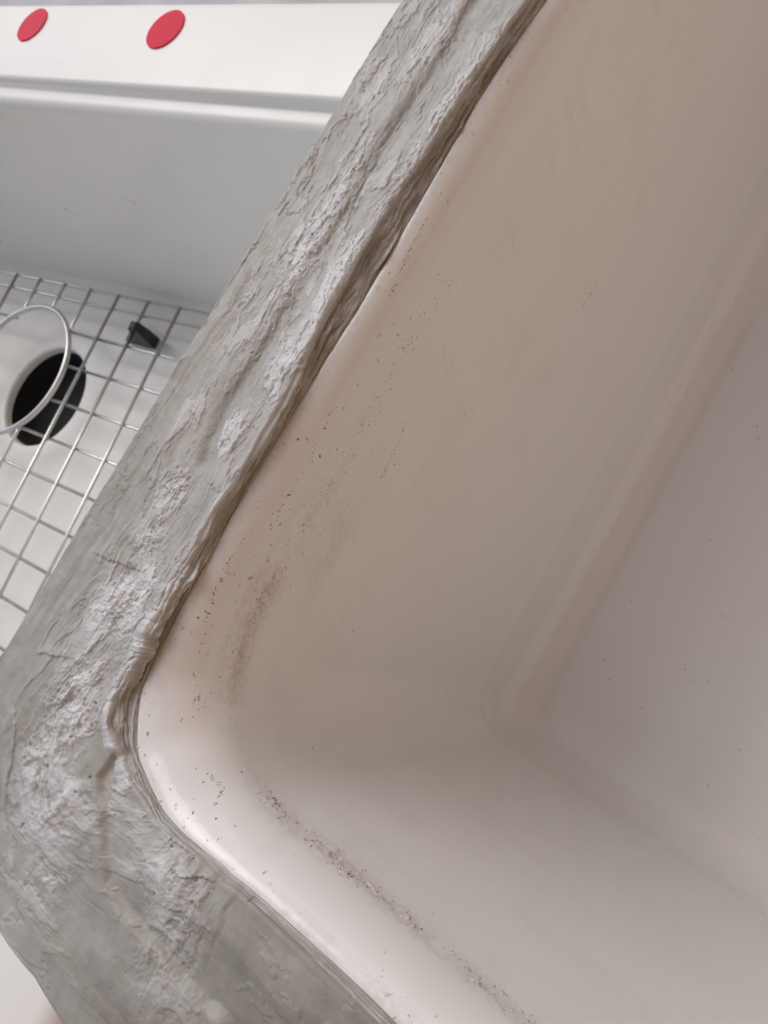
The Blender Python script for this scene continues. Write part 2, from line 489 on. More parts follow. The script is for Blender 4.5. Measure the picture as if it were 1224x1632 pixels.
# crease that swings round the corner and on along the B side
cwx = 1.6 * fbm(Xm / 8, Ym / 8, 131, 3, 0.4)
cwy = 1.6 * fbm(Xm / 8, Ym / 8, 136, 3, 0.4)
d, sd = seg_dist(Xm + cwx, Ym + cwy, [(x * 1000, y * 1000) for x, y in [(0.00541, 0.00193), (0.00573, -0.00358), (0.00838, -0.00683), (0.01201, -0.00979), (0.01660, -0.01347), (0.02235, -0.01485), (0.03163, -0.01499), (0.03969, -0.01460), (0.04566, -0.01450), (0.05473, -0.01369), (0.06677, -0.01261)]])
dd = d
cfade = np.clip(0.75 + 0.9 * fbm(Xm / 4, Ym / 4, 138, 3), 0.1, 1.3)
on_in = sd > 0
sdd = dd * sd
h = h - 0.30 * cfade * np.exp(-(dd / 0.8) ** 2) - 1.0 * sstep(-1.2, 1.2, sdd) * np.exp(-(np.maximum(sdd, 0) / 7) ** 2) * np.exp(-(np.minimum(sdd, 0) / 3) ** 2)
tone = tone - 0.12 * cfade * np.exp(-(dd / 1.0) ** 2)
dirt = dirt + 0.03 * cfade * np.exp(-(dd / 0.3) ** 2) * (0.6 + 0.8 * fbm(Xm / 2, Ym / 2, 133, 4))
# torn plate edges that can be told apart one by one
def tear(line, height, width, soft, seed):
    """a torn edge: a ragged step that stands proud on one side and dies away at both ends"""
    global h, tone, dirt
    L = [(x * 1000, y * 1000) for x, y in line]
    X2 = Xm + 0.55 * fbm(Xm / 2.2, Ym / 2.2, seed, 4, 0.6)
    Y2 = Ym + 0.55 * fbm(Xm / 2.2, Ym / 2.2, seed + 40, 4, 0.6)
    d, sd = seg_dist(X2, Y2, L)
    c0, c1 = np.array(L[0]), np.array(L[-1])
    half = np.linalg.norm(c1 - c0) / 2 + 0.4
    mx, my = (c0 + c1) / 2
    taper = np.clip(1 - (np.hypot(Xm - mx, Ym - my) / half) ** 2, 0, 1) ** 0.6
    near_ = np.exp(-(d / width) ** 2) * taper
    up = sstep(-soft, soft, d * sd)
    h = h + 0.75 * abs(height) * near_ * (up if height > 0 else 1 - up)
    tone = tone + (0.35 if height > 0 else 0.05) * near_ * up * np.exp(-(d / 0.4) ** 2)
    dirt = dirt + 0.22 * np.exp(-(d / 0.2) ** 2) * taper * ((1 - up) if height > 0 else up)
tear([(-0.02268, 0.02511), (-0.01813, 0.02579), (-0.01299, 0.02669), (-0.00941, 0.02763), (-0.00863, 0.02933)], 0.5, 2.2, 0.12, 141)
tear([(-0.02123, 0.00359), (-0.01939, 0.00505), (-0.01692, 0.00584), (-0.01450, 0.00661)], 0.55, 1.6, 0.1, 142)
tear([(-0.02305, 0.06730), (-0.02210, 0.05902), (-0.02116, 0.05087), (-0.02296, 0.04025)], 0.3, 1.6, 0.15, 143)
tear([(0.02729, -0.00535), (0.03119, -0.00295), (0.03292, -0.00245)], 0.5, 1.6, 0.1, 147)
tear([(0.02185, -0.00250), (0.02546, -0.00222), (0.02874, -0.00169)], 0.35, 1.4, 0.1, 148)
tear([(-0.00855, -0.01949), (-0.01159, -0.01419), (-0.01607, -0.00828), (-0.01907, -0.00630)], 0.55, 1.7, 0.12, 149)
tear([(-0.02966, 0.12483), (-0.02926, 0.11778), (-0.02965, 0.11065), (-0.02955, 0.10289)], 0.3, 1.3, 0.12, 151)
tear([(-0.02895, 0.06744), (-0.02985, 0.06491), (-0.02950, 0.06207)], 0.45, 1.4, 0.12, 152)
# raised lip next to the inner edge, strongest round the corner
lipw = np.exp(-((Wmm - V) / 1.1) ** 2)
s_px = np.array([(-0.00184, 0.06678), (0.01000, -0.00023)])
along = sstep(s_px[0][1] + 0.02, s_px[0][1] - 0.02, Yt) * (1 - isB[:, None])
h = h + lipw * along * (0.35 + 0.4 * fbm(Sg / 5, V / 3, 161, 3))
lipc = np.exp(-((Wmm - V) / 0.8) ** 2) * along
tone = tone + 0.75 * lipc * (0.8 + 0.8 * fbm(Sg / 4, V / 2, 163, 3))  # whitish lip, with the highlight on its lit edge put into the tone
# B side dips to the glaze
h = h - isB[:, None] * 1.1 * sstep(Wmm - 7, Wmm, V)
# pits
pit = vnoise(Xm / 0.8, Ym / 0.8, 171)
pm = sstep(0.955, 0.985, pit) * sstep(0.5, 0.8, wmask + 0.5 * isB[:, None] + 0.4 * fbm(Xm / 6, Ym / 6, 172, 2))
h = h - 0.35 * pm
dirt = dirt + 0.5 * pm
# darker towards the outer edge and along B, more with rising x
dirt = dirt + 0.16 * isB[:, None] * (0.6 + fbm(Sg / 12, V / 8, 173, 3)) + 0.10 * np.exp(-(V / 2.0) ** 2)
b_darken = isB[:, None] * sstep(15, 60, Xm) * (0.75 + 0.6 * fbm(Sg / 9, V / 6, 191, 4))
dirt = dirt + 0.34 * b_darken
tone = tone - 0.25 * b_darken
# outer edge rounds over, with a thin torn ridge in places
edge_r = 0.9
e = np.clip(1 - V / edge_r, 0, 1)
h = h - edge_r * 0.7 * (1 - np.sqrt(np.maximum(1 - e * e, 0)))
ridge = np.exp(-((V - 0.5) / 0.35) ** 2) * sstep(-0.1, 0.3, fbm(Sg / 14, V * 0, 181, 3))
h = h + 0.22 * ridge
tone = tone + 0.5 * ridge
e2 = np.clip(1 - (Wmm - V) / 0.8, 0, 1)
h = h - 0.5 * (1 - np.sqrt(np.maximum(1 - e2 * e2, 0)))

# outer side down to the sink wall
vo = np.linspace(0, 1, 7)[:-1]
hO = h[:, 0:1]
Xo = np.repeat(O[:, 0:1], len(vo), 1)
Yo = np.repeat(O[:, 1:2], len(vo), 1)
ho = -7.0 + (hO + 7.0) * vo
# inner face down to the glaze
vi = np.linspace(0, 1, 34)[1:]
zG = (-3.5 + 1.2 * isB)[:, None]
hT = h[:, -1:]
nrm = G - T
nrm = nrm / np.maximum(np.hypot(*nrm.T)[:, None], 1e-6)
nrm[:nN] = np.concatenate([np.repeat([[1.0, 0.0]], len(yA), 0), -np.column_stack([np.cos(tK), np.sin(tK)]), np.repeat([[0.0, 1.0]], len(xB), 0)])
sarcT = np.concatenate([[0], np.cumsum(np.hypot(*np.diff(T, axis=0).T))]) * 1000.0
face_s = np.repeat(sarcT[:, None], len(vi), 1)
face_v = np.repeat(vi[None, :], nS, 0) * 5.5
wv = face_v + 1.0 * fbm(face_s / 9, face_v / 3, 201, 3)
fs = fbm_axis(face_s / 10, wv / 0.55, 211, 4, 0.6)
fs2 = fbm(face_s / 4, face_v / 2.2, 221, 5, 0.6)
fib = ridged(face_s / 11, wv / 1.1, 225, 4)
lump = along[:, -1:] * sstep(-0.55, 0.1, fbm(face_s[:, :1] / 13, face_s[:, :1] * 0, 229, 3))
keepB = 1 - 0.65 * isB[:, None]
vend = 0.50 + 0.22 * fbm(face_s / 7, face_s * 0, 227, 4, 0.6) + 0.07 * fbm(face_s / 1.2, face_v / 2, 228, 3)
flap = lump * sstep(0.0, 0.10, vi[None, :]) * (1 - sstep(vend - 0.05, vend + 0.03, vi[None, :]))
v2 = 0.80 + 0.08 * fbm(face_s / 9, face_s * 0, 233, 4, 0.6)
line2 = np.exp(-((vi[None, :] - v2) / 0.035) ** 2) * sstep(-0.3, 0.2, fbm(face_s / 12, face_s * 0, 235, 3))
amp = np.sin(np.pi * np.minimum(vi, 1.0))[None, :] ** 0.6
off = amp * (0.55 * fs + 0.4 * fs2 + 0.75 * (fib - 0.45)) * keepB
off = off + (1.25 * flap * (1 + 0.55 * fs2) + 0.45 * line2) * keepB
# steep at the top, running out flat on to the glaze
px_ = vi[None, :] ** 1.25
Xi = T[:, 0:1] + (G[:, 0:1] - T[:, 0:1]) * px_ + nrm[:, 0:1] * off / 1000
Yi = T[:, 1:2] + (G[:, 1:2] - T[:, 1:2]) * px_ + nrm[:, 1:2] * off / 1000
hi = hT + (zG - hT) * (vi[None, :] ** 0.85) + 0.25 * off
edge_f = lump * np.exp(-((vi[None, :] - vend) / 0.06) ** 2)
tone_i = np.clip(0.16 + 0.55 * (fib - 0.45) + 0.25 * fs + 0.30 * flap + 0.35 * edge_f + 0.4 * line2 + 0.2 * fs2 + 0.5 * np.exp(-vi[None, :] / 0.05) * along[:, -1:], 0, 1)
dirt_shade_i = np.clip(0.28 - 0.30 * flap - 0.6 * (fib - 0.45) - 0.2 * edge_f - 0.25 * line2 + 0.25 * fs2 + 0.3 * sstep(0.80, 1.0, vi)[None, :], 0, 0.85) * (1 - 0.45 * isB[:, None])  # brownish dirt, with the shadow beside the flap put into it as colour

XX = np.concatenate([Xo, Xt, Xi], 1)
YY = np.concatenate([Yo, Yt, Yi], 1)
ZZ = np.concatenate([ho, h, hi], 1) / 1000
TT = np.concatenate([np.full(Xo.shape, 0.15), np.clip(tone, 0, 1), tone_i], 1)
DD = np.concatenate([np.full(Xo.shape, 0.25), np.clip(dirt, 0, 1), dirt_shade_i], 1)
rows, cols = XX.shape
vs = np.stack([XX, YY, ZZ], -1).reshape(-1, 3)
r_ = np.arange(rows)[:, None]
c_ = np.arange(cols - 1)[None, :]
r2 = (r_ + 1) % rows
rim_faces = np.stack([r_ * cols + c_, r2 * cols + c_, r2 * cols + c_ + 1, r_ * cols + c_ + 1], -1).reshape(-1, 4)

near = thing("farmhouse_sink", "white glazed sink with thick rough grey sealant crusted along its rim", "sink", (0, 0, Z_GROUND))
def local(v, root=near):
    return np.asarray(v, np.float32) - np.array(root.location, np.float32)
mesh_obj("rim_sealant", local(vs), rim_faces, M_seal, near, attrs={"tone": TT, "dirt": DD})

# curled flap of sealant hanging over the inner edge
f_idx = np.arange(0, nN)[(T[:nN, 1] < s_px[0][1] - .008) & (T[:nN, 0] < .0125)]
f_idx = f_idx[::1]
fs_ = sarcT[f_idx]
Tn, Gn, dn = T[f_idx], G[f_idx], nrm[f_idx]
ends = np.clip(np.minimum((fs_ - fs_[0]) / 30, (fs_[-1] - fs_) / 4), 0, 1) ** 1.3
ln = lambda k, sc, oc=3: fbm(fs_ / sc, fs_ * 0 + k, 400 + int(k), oc, 0.6)
grow = ends * (0.55 + 0.45 * sstep(0.45, 1.0, (fs_ - fs_[0]) / (fs_[-1] - fs_)))
reach = grow * np.clip(1.3 + 1.6 * ln(1, 8, 3), 0.0, 3.2)      # mm towards the basin
drop = grow * np.clip(1.8 + 1.5 * ln(3, 7, 3), 0.1, 4)
tip = grow * (0.7 * ln(4, 2.6, 4) + 0.35 * ln(2, 0.9, 3))
lift = grow * np.clip(0.40 + 0.8 * ln(5, 7, 2), 0.0, 1.4)
thick = 0.30 + 0.16 * ln(6, 3)
hz = hT[f_idx, 0]
sec = []
M_ = 22
for j in range(M_):
    t = j / (M_ - 1)
    # top: from the rim over the crest and down to the torn edge
    a = t * 1.0
    x = -2.4 * (1 - sstep(0, .45, a)) + reach * sstep(.35, 1.0, a)
    z = hz - 0.25 * (1 - sstep(0, .3, a)) + lift * np.sin(np.pi * min(a / .75, 1.0)) - drop * sstep(.5, 1.0, a) ** 1.2 - tip * sstep(.8, 1.0, a)
    w_ = sstep(0, .25, a)
    x = x + ends * w_ * 0.30 * fbm(fs_ / 2.4, fs_ * 0 + 2.6 * t, 431, 5, 0.6)
    z = z + ends * w_ * 0.30 * fbm(fs_ / 2.2, fs_ * 0 + 2.8 * t, 437, 5, 0.6)
    z = z - 1.6 * (1 - sstep(0, 0.5, grow))
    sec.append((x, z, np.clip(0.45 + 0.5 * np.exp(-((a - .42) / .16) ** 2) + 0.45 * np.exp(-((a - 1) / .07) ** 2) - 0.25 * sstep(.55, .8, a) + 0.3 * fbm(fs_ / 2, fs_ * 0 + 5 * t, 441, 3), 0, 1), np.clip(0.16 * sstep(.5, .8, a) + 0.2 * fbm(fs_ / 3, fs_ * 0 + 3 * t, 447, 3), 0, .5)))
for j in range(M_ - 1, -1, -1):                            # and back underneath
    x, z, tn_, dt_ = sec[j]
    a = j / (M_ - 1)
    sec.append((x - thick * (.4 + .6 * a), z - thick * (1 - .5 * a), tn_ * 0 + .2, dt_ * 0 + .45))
FX = np.stack([Tn[:, 0] + dn[:, 0] * c[0] / 1000 for c in sec], 1)
FY = np.stack([Tn[:, 1] + dn[:, 1] * c[0] / 1000 for c in sec], 1)
FZ = np.stack([c[1] / 1000 for c in sec], 1)
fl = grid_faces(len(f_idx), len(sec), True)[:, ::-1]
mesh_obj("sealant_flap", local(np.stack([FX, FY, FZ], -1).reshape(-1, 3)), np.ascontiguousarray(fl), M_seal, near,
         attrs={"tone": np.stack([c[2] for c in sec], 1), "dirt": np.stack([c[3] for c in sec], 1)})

# ------------------------------------------------------------------ near sink: basin
DEPTH = 0.2205
step = np.concatenate([np.arange(0, nN, 5), np.arange(nN, nS, 4)])
Gs = G[step]
seg = []           # (side, t) of every basin station
YM = SY / 2
for i in step:
    if i < len(yA):
        seg.append((0, (G[i][1] - CY) / (YM - CY)))
    elif i < len(yA) + len(tK):
        seg.append((1, (tK[i - len(yA)] - np.pi) / (np.pi / 2)))
    elif i < nN:
        seg.append((2, (G[i][0] - CX) / (SX / 2 - CX)))
    else:
        seg.append((3, None))
def ideal(inset, rc):
    out = np.zeros((len(step), 2))
    for k, i in enumerate(step):
        s, t = seg[k]
        if s == 0:
            yc = inset + rc
            out[k] = (inset, yc + (YM - yc) * t)
        elif s == 1:
            a = np.pi + t * np.pi / 2
            out[k] = (inset + rc + rc * math.cos(a), inset + rc + rc * math.sin(a))
        elif s == 2:
            xc = inset + rc
            out[k] = (xc + (SX / 2 - xc) * t, inset)
        else:
            x, y = G[i]
            cx, cy = min(max(x, .033), SX - .033), min(max(y, .033), SY - .033)
            fx = 1 if cx == x else (rc / .033)
            dx, dy = x - cx, y - cy
            if cx != x and cy != y:      # rounded corner
                q = rc / 0.033
                ccx = cx + (inset + rc - .033) * (1 if x < cx else -1)
                ccy = cy + (inset + rc - .033) * (1 if y < cy else -1)
                out[k] = (ccx + dx * q, ccy + dy * q)
            else:
                nx = x + inset * (1 if x < .01 else (-1 if x > SX - .01 else 0))
                ny = y + inset * (1 if y < .01 else (-1 if y > SY - .01 else 0))
                out[k] = (SX / 2 + (nx - SX / 2) if x < .01 or x > SX - .01 else SX / 2 + (nx - SX / 2), ny)
    return out
prof = []
for a in np.linspace(0, math.pi / 2, 16):                 # rolled lip
    prof.append((0.0050 * math.sin(a), 0.012 * (1 - math.cos(a))))
prof = [(0.0050 * (1 - math.cos(a)), 0.0) for a in ()] + [(0.0055 * math.sin(a), 0.013 * (1 - math.cos(a))) for a in np.linspace(0, math.pi / 2, 20)]
for t in np.linspace(0, 1, 40)[1:]:
    prof.append((0.0055 + 0.0062 * t, 0.013 + (DEPTH - 0.004 - 0.036 - 0.013) * t))
i0, d0 = prof[-1]
aa = np.pi / 2 * np.array([t * t * t * (t * (6 * t - 15) + 10) for t in np.linspace(0, 1, 61)])
fi = np.concatenate([[0], np.cumsum((np.sin(aa[1:]) + np.sin(aa[:-1])) / 2)])
fd = np.concatenate([[0], np.cumsum((np.cos(aa[1:]) + np.cos(aa[:-1])) / 2)])
for k in range(2, 61, 2):                                 # eased bend into the floor
    prof.append((i0 + 0.036 * fi[k] / fi[-1], d0 + 0.036 * fd[k] / fd[-1]))
for t in np.linspace(0, 1, 14)[1:]:
    prof.append((prof[-1][0] + 0.0095, prof[-1][1] + 0.0001))
z0 = (np.array(zG).ravel()[step]) / 1000
I0 = ideal(0, 0.033)
BR, BD = [], []
for k, (ins, dep) in enumerate(prof):
    rc = 0.033 - 0.016 * float(sstep(0.0, 0.045, dep))
    P = ideal(ins, rc) + (Gs - I0) * math.exp(-dep / 0.010)
    z = z0 * (1 - float(sstep(0, 0.05, dep))) + float(sstep(0, 0.05, dep)) * -0.004 - dep
    BR.append(np.column_stack([P, z]))
    BD.append(dep)
BR = np.array(BR)
nr, nc = BR.shape[:2]
bf = grid_faces(nr, nc, True)
bv = BR.reshape(-1, 3)
# dirt on the glaze: brown run below the lip on the long side, chalky band below the lip on the short side
bx, by, bz = bv[:, 0] * 1000, bv[:, 1] * 1000, bv[:, 2] * 1000
dep = np.repeat(np.array(BD)[:, None], nc, 1).ravel() * 1000
isA = (bx < 14) & (by > 14)
sA = by + 0.0 * bx
nzA = fbm(sA / 9, dep / 2.0, 301, 4)
nzB = fbm(bx / 7, dep / 2.5, 311, 4)
STAIN = [(0.00600, 0.03415, -0.00325), (0.00600, 0.02855, -0.00348), (0.00600, 0.01649, -0.00810)]
sy0, sy1 = STAIN[0][1] * 1000, STAIN[2][1] * 1000
dA = np.where(isA, np.exp(-((dep - 12.0 - 1.6 * nzA) / 3.2) ** 2) * (0.30 + 0.70 * sstep(sy1 - 6, sy1 + 8, sA) * sstep(sy0 + 9, sy0 + 1, sA)) * sstep(sy0 + 80, sy0 + 15, sA), 0)
dA = dA + np.where(isA, 0.35 * np.exp(-((dep - 8.0 - 0.8 * nzA) / 0.7) ** 2) * sstep(sy0 + 45, sy0 + 5, sA), 0)
dA = dA + np.where(isA, 0.30 * np.exp(-((dep - 22 - 5 * nzA) / 7.0) ** 2) * sstep(sy0 + 40, sy0 + 18, sA) * sstep(sy0 - 4, sy0 + 10, sA), 0)
dA = dA * np.clip(0.55 + 0.8 * nzA, 0, 1)
sidB = (by < 16) & (bx > 14)
fB = np.where(sidB, np.exp(-((dep - 12.5 - 0.045 * (bx - 40) - 2.0 * nzB) / 2.8) ** 2) * np.clip(0.65 + 1.1 * nzB, 0, 1.2) * sstep(18, 34, bx), 0)
fB = fB + np.where(dep < 1.6, 0.5 * np.clip(0.5 + nzB, 0, 1) * (1.6 - dep) / 1.6, 0)
haze_f = np.where(isA | sidB, 0.16 * sstep(-0.1, 0.6, fbm((sA + bx) / 16, dep / 11, 331, 5, 0.6)) * sstep(6, 12, dep) * sstep(120, 60, dep), 0)
drip = np.where(isA, 0.20 * sstep(0.25, 0.6, fbm(sA / 2.6, dep / 26, 341, 4, 0.6)) * sstep(10, 14, dep) * sstep(60, 20, dep), 0)
fB = fB + haze_f + drip
basin = mesh_obj("basin", local(bv), bf, M_glaze, near, attrs={"dirt": np.clip(1.15 * dA, 0, 1), "film": np.clip(0.95 * fB, 0, 1)})
# flat middle of the basin floor
capv = BR[-1]
mesh_obj("basin_floor", local(capv), [list(range(nc))], M_glaze, near, smooth=False, attrs={"dirt": np.zeros(nc), "film": np.zeros(nc)})
# outer body
os_ = O[::4].copy()
cen = np.array([SX / 2, SY / 2])
def inward(m):
    out = os_.copy()
    for i, (x, y) in enumerate(os_):
        qx = min(max(x, OW + .03), SX - .0 + .03 - .03)
        qy = min(max(y, OB + .03), SY)
        dv = np.array([qx - x, qy - y])
        out[i] = os_[i] + dv / max(np.linalg.norm(dv), 1e-6) * m
    return out
orows = [np.column_stack([inward(m), np.full(len(os_), z)]) for m, z in ((.0012, -0.0045), (.002, -0.026), (.006, -.036), (.0150, -.043), (.0165, -.052), (.0165, -0.12), (.0165, -0.2), (.0165, -0.255), (.021, Z_GROUND))]
orow = np.array(orows)
of = [list(map(int, f[::-1])) for f in grid_faces(len(orows), len(os_), True)]
of.append([(len(orows) - 1) * len(os_) + k for k in range(len(os_))])
mesh_obj("outer_wall", local(orow.reshape(-1, 3)), of, M_glaze_far, near)

# specks of dried sealant and grit stuck to the glaze
from mathutils.bvhtree import BVHTree
bvh = BVHTree.FromPolygons([tuple(v) for v in bv.tolist()], [tuple(f) for f in bf.tolist()])
sp_v, sp_f = [], []
def speck(p, size, stretch=1.0, ang=None):
    loc, nor, _, _ = bvh.find_nearest(Vector(p))
    if loc is None:
        return
    t = nor.orthogonal().normalized()
    t.rotate(Matrix.Rotation(random.uniform(0, 6.28) if ang is None else ang, 3, nor))
    b = nor.cross(t)
    n = 6
    i0 = len(sp_v)
    for lvl, sc in ((-0.1, 1.0), (0.35, 0.7)):
        for k in range(n):
            a = 2 * math.pi * k / n
            rr = size * sc * random.uniform(0.6, 1.15)
            sp_v.append(tuple(loc + t * (rr * stretch * math.cos(a)) + b * (rr * math.sin(a)) + nor * size * lvl))
    for k in range(n):
        sp_f.append([i0 + k, i0 + (k + 1) % n, i0 + n + (k + 1) % n, i0 + n + k])
    sp_f.append([i0 + n + k for k in range(n)])
for p in [(0.00800, 0.14114, 0.00494), (0.00800, 0.11691, 0.00178), (0.00800, 0.09469, -0.05345), (0.00800, 0.09261, -0.05001), (0.00800, 0.07084, -0.03315), (0.00800, 0.06863, -0.03160), (0.00800, 0.06683, -0.03106), (0.00800, 0.09462, -0.10273), (0.00800, 0.09702, -0.09176), (0.00800, 0.05184, -0.08019), (0.00800, 0.04340, -0.06256), (0.00800, 0.06704, -0.00607), (0.00800, 0.06289, -0.00565), (0.00800, 0.06227, -0.00888), (0.00800, 0.06251, 0.00097), (0.00800, 0.06348, -0.00258), (0.00800, 0.07415, -0.04548), (0.00800, 0.02446, -0.06586), (0.00800, 0.03235, -0.05557), (0.00800, 0.05283, -0.00680), (0.00800, 0.05080, -0.00659), (0.00800, 0.04851, -0.00555), (0.00800, 0.04681, -0.01798), (0.00800, 0.15662, -0.08750), (0.00800, 0.13154, -0.10776), (0.00800, 0.16221, -0.03874), (0.00800, 0.32373, -0.28299), (0.00800, 0.08936, -0.01406), (0.00800, 0.09115, -0.00790), (0.00800, 0.09027, -0.01092), (0.00800, 0.02055, -0.14351), (0.00800, 0.05333, -0.04141), (0.00800, 0.04318, -0.00969), (0.00800, 0.03105, -0.00098), (0.00800, 0.02801, -0.00094), (0.00800, 0.02659, 0.00043), (0.00800, 0.04383, -0.00273), (0.00800, 0.03547, -0.00449), (0.00800, 0.03027, -0.12045), (0.00800, 0.03284, -0.04681)]:
    speck(p, random.uniform(.00010, .00024), random.uniform(1, 2.2))
for p in [(0.07604, 0.00800, -0.12736), (0.04690, 0.00800, -0.01300), (0.03506, 0.00800, -0.09819), (-0.06110, 0.00800, -0.35541), (0.05315, 0.00800, -0.05454), (0.02094, 0.00800, -0.00313), (0.02187, 0.00800, 0.00244), (0.02203, 0.00800, -0.01243), (0.02370, 0.00800, -0.00512), (0.03848, 0.00800, -0.00813), (0.01522, 0.00800, -0.10523), (0.01769, 0.00800, -0.04430), (0.01841, 0.00800, -0.00332), (0.02280, 0.00800, 0.00686), (0.02675, 0.00800, 0.00924), (0.02891, 0.00800, -0.00254), (0.06204, 0.00800, -0.05225), (0.02614, 0.00800, 0.00001)]:
    speck(p, random.uniform(.00009, .00022), random.uniform(1, 2.4))
for k in range(90):                                       # residue line under the lip of the short side
    x = random.uniform(.026, .085)
    speck((x, .006, -.003 - .0125 - 0.045e-3 * (x * 1000 - 40) + random.gauss(0, .0016)), random.uniform(.00006, .00019), random.uniform(1, 2))
for k in range(200):                                       # and of the long side
    y = random.uniform(.02, .11)
    speck((.006, y, -.004 - .0125 + random.gauss(0, .0022)), random.uniform(.00005, .00016), random.uniform(1, 2.4))
for k in range(300):                                       # loose grit anywhere on the walls
    y, z = random.uniform(.012, .17), -random.uniform(.012, .16)
    speck((.009, y, z), random.uniform(.00005, .00013), random.uniform(1, 1.8))
for k in range(140):
    x, z = random.uniform(.02, .12), -random.uniform(.012, .16)
    speck((x, .009, z), random.uniform(.00005, .00013), random.uniform(1, 1.8))
for k in range(60):
    speck((random.uniform(.03, .15), random.uniform(.03, .4), -DEPTH), random.uniform(.0001, .0004), random.uniform(1, 1.8))
def scuff(line, n, size):
    L = [Vector(p) for p in line]
    for k in range(n):
        i = random.randrange(len(L) - 1)
        p = L[i].lerp(L[i + 1], random.random())
        speck(p + Vector((0, random.gauss(0, .00035), random.gauss(0, .00035))), random.uniform(.3, 1) * size, random.uniform(1.5, 3.5))
scuff([(0.00700, 0.11137, 0.00102), (0.00700, 0.10563, 0.00020), (0.00700, 0.09850, -0.00129), (0.00700, 0.09378, -0.00314)], 60, .00012)
scuff([(0.00900, 0.07976, -0.02906), (0.00900, 0.07272, -0.03016), (0.00900, 0.06654, -0.03116)], 40, .00013)
scuff([(0.01000, 0.15540, -0.08191), (0.01000, 0.14955, -0.08145), (0.01000, 0.14576, -0.08073)], 30, .00016)
scuff([(0.00700, 0.07325, -0.00591), (0.00700, 0.06353, -0.00657), (0.00700, 0.05384, -0.00723), (0.00700, 0.04468, -0.00739)], 35, .00011)
scuff([(0.00600, 0.02442, -0.00515), (0.00600, 0.01711, -0.00795), (0.00600, 0.00956, -0.01189), (0.00600, 0.00292, -0.01645)], 30, .00012)
scuff([(0.00600, 0.04272, -0.00230), (0.00600, 0.03701, -0.00206), (0.00600, 0.03100, -0.00321), (0.00600, 0.02566, -0.00501)], 45, .00013)
scuff([(0.01923, 0.00600, -0.00658), (0.02283, 0.00600, -0.00781), (0.02458, 0.00600, -0.00336)], 30, .00013)
for k in range(5):                                        # small clumps
    x = random.uniform(.026, .09)
    z = -.0155 - 0.045e-3 * (x * 1000 - 40) + random.gauss(0, .0012)
    for j in range(random.randint(6, 22)):
        speck((x + random.gauss(0, .0012), .006, z + random.gauss(0, .0006)), random.uniform(.00005, .00022), random.uniform(1, 2.5))
sk = mesh_obj("grit_specks", local(sp_v), sp_f, M_speck, near, smooth=False)
sk["kind"] = "stuff"
# pale crumbs and smears of sealant along the foot of the rim and in the chalky band
sp_v, sp_f = [], []
for k in range(200):
    i = random.randrange(len(yA) // 5, nN - 1)
    gx, gy = G[i]
    d_ = abs(random.gauss(0, .0011))
    nx_, ny_ = nrm[i]
    speck((gx + nx_ * d_, gy + ny_ * d_, -.0045 - d_ * .6), abs(random.gauss(0, .00010)) + .00005, random.uniform(1, 2.6))
for k in range(240):
    x = random.uniform(.022, .095)
    nz_ = float(fbm(np.array([x * 1000 / 6]), np.array([2.2]), 511, 3)[0])
    if random.random() > .5 + nz_:
        continue
    speck((x, .006, -.0155 - 0.045e-3 * (x * 1000 - 40) + random.gauss(0, .0013)), abs(random.gauss(0, .00015)) + .00005, random.uniform(1, 2.6))
for k in range(60):
    y = random.uniform(.0, .1)
    speck((.006, y, -.010 + random.gauss(0, .003)), abs(random.gauss(0, .00012)) + .00005, random.uniform(1, 3))
ck = mesh_obj("sealant_crumbs", local(sp_v), sp_f, M_chalk, near)
ck["kind"] = "stuff"

# ------------------------------------------------------------------ far sink
far = thing("farmhouse_sink.001", "clean white workstation sink behind, with two red round stickers on its stepped rim", "sink", (-0.45, -0.03, Z_GROUND))
def quad(yf, slope, xl, xr, depth, skew=0.06):
    FL = Vector((xl, yf + slope * (xl + .325)))
    FR = Vector((xr, yf + slope * (xr + .325)))
    back = Vector((skew, -0.998)) * depth
    return FL, FR, FR + back, FL + back
def ring(q, r, z, n=10):
    out = []
    for k in range(4):
        p, a, b = q[k], q[k - 1], q[(k + 1) % 4]
        u, v = (a - p).normalized(), (b - p).normalized()
        half = math.acos(max(-1, min(1, u.dot(v)))) / 2
        tl = r / math.tan(half)
        cc = p + (u + v).normalized() * (r / math.sin(half))
        s0, s1 = p + u * tl - cc, p + v * tl - cc
        a0, a1 = math.atan2(s0.y, s0.x), math.atan2(s1.y, s1.x)
        dlt = (a1 - a0 + math.pi) % (2 * math.pi) - math.pi
        for i in range(n):
            aa = a0 + dlt * i / (n - 1)
            out.append((cc.x + r * math.cos(aa), cc.y + r * math.sin(aa), z))
    # straight runs in between
    full = []
    m = len(out)
    for i in range(m):
        full.append(out[i])
        if i % n == n - 1:
            p, q_ = Vector(out[i]), Vector(out[(i + 1) % m])
            for j in range(1, 48):
                full.append(tuple(p.lerp(q_, j / 48)))
    return full
DK = -0.052
R = [ring(quad(.209, .045, -.925, -.042, .575, .105), .022, Z_GROUND)]
R.append(ring(quad(.211, .045, -.927, -.040, .579, .105), .022, DK - .012))
for a in np.linspace(0, math.pi / 2, 6):
    g = .007 * (1 - math.cos(a))
    R.append(ring(quad(.2112 - g, .045, -.927 + g, -.040 - g, .579 - 2 * g, .105), .022, DK - .007 + .007 * math.sin(a)))
for a in np.linspace(0, math.pi / 2, 6):                    # deck edge into the riser
    g = .002 * math.sin(a)
    R.append(ring(quad(.1652 - g, .060, -.8998 + g, -.0738 - g, .4865 - 2 * g), .010, DK - .002 * (1 - math.cos(a))))
R.append(ring(quad(.1624, .060, -.8970, -.0766, .4810), .010, DK - .0036))
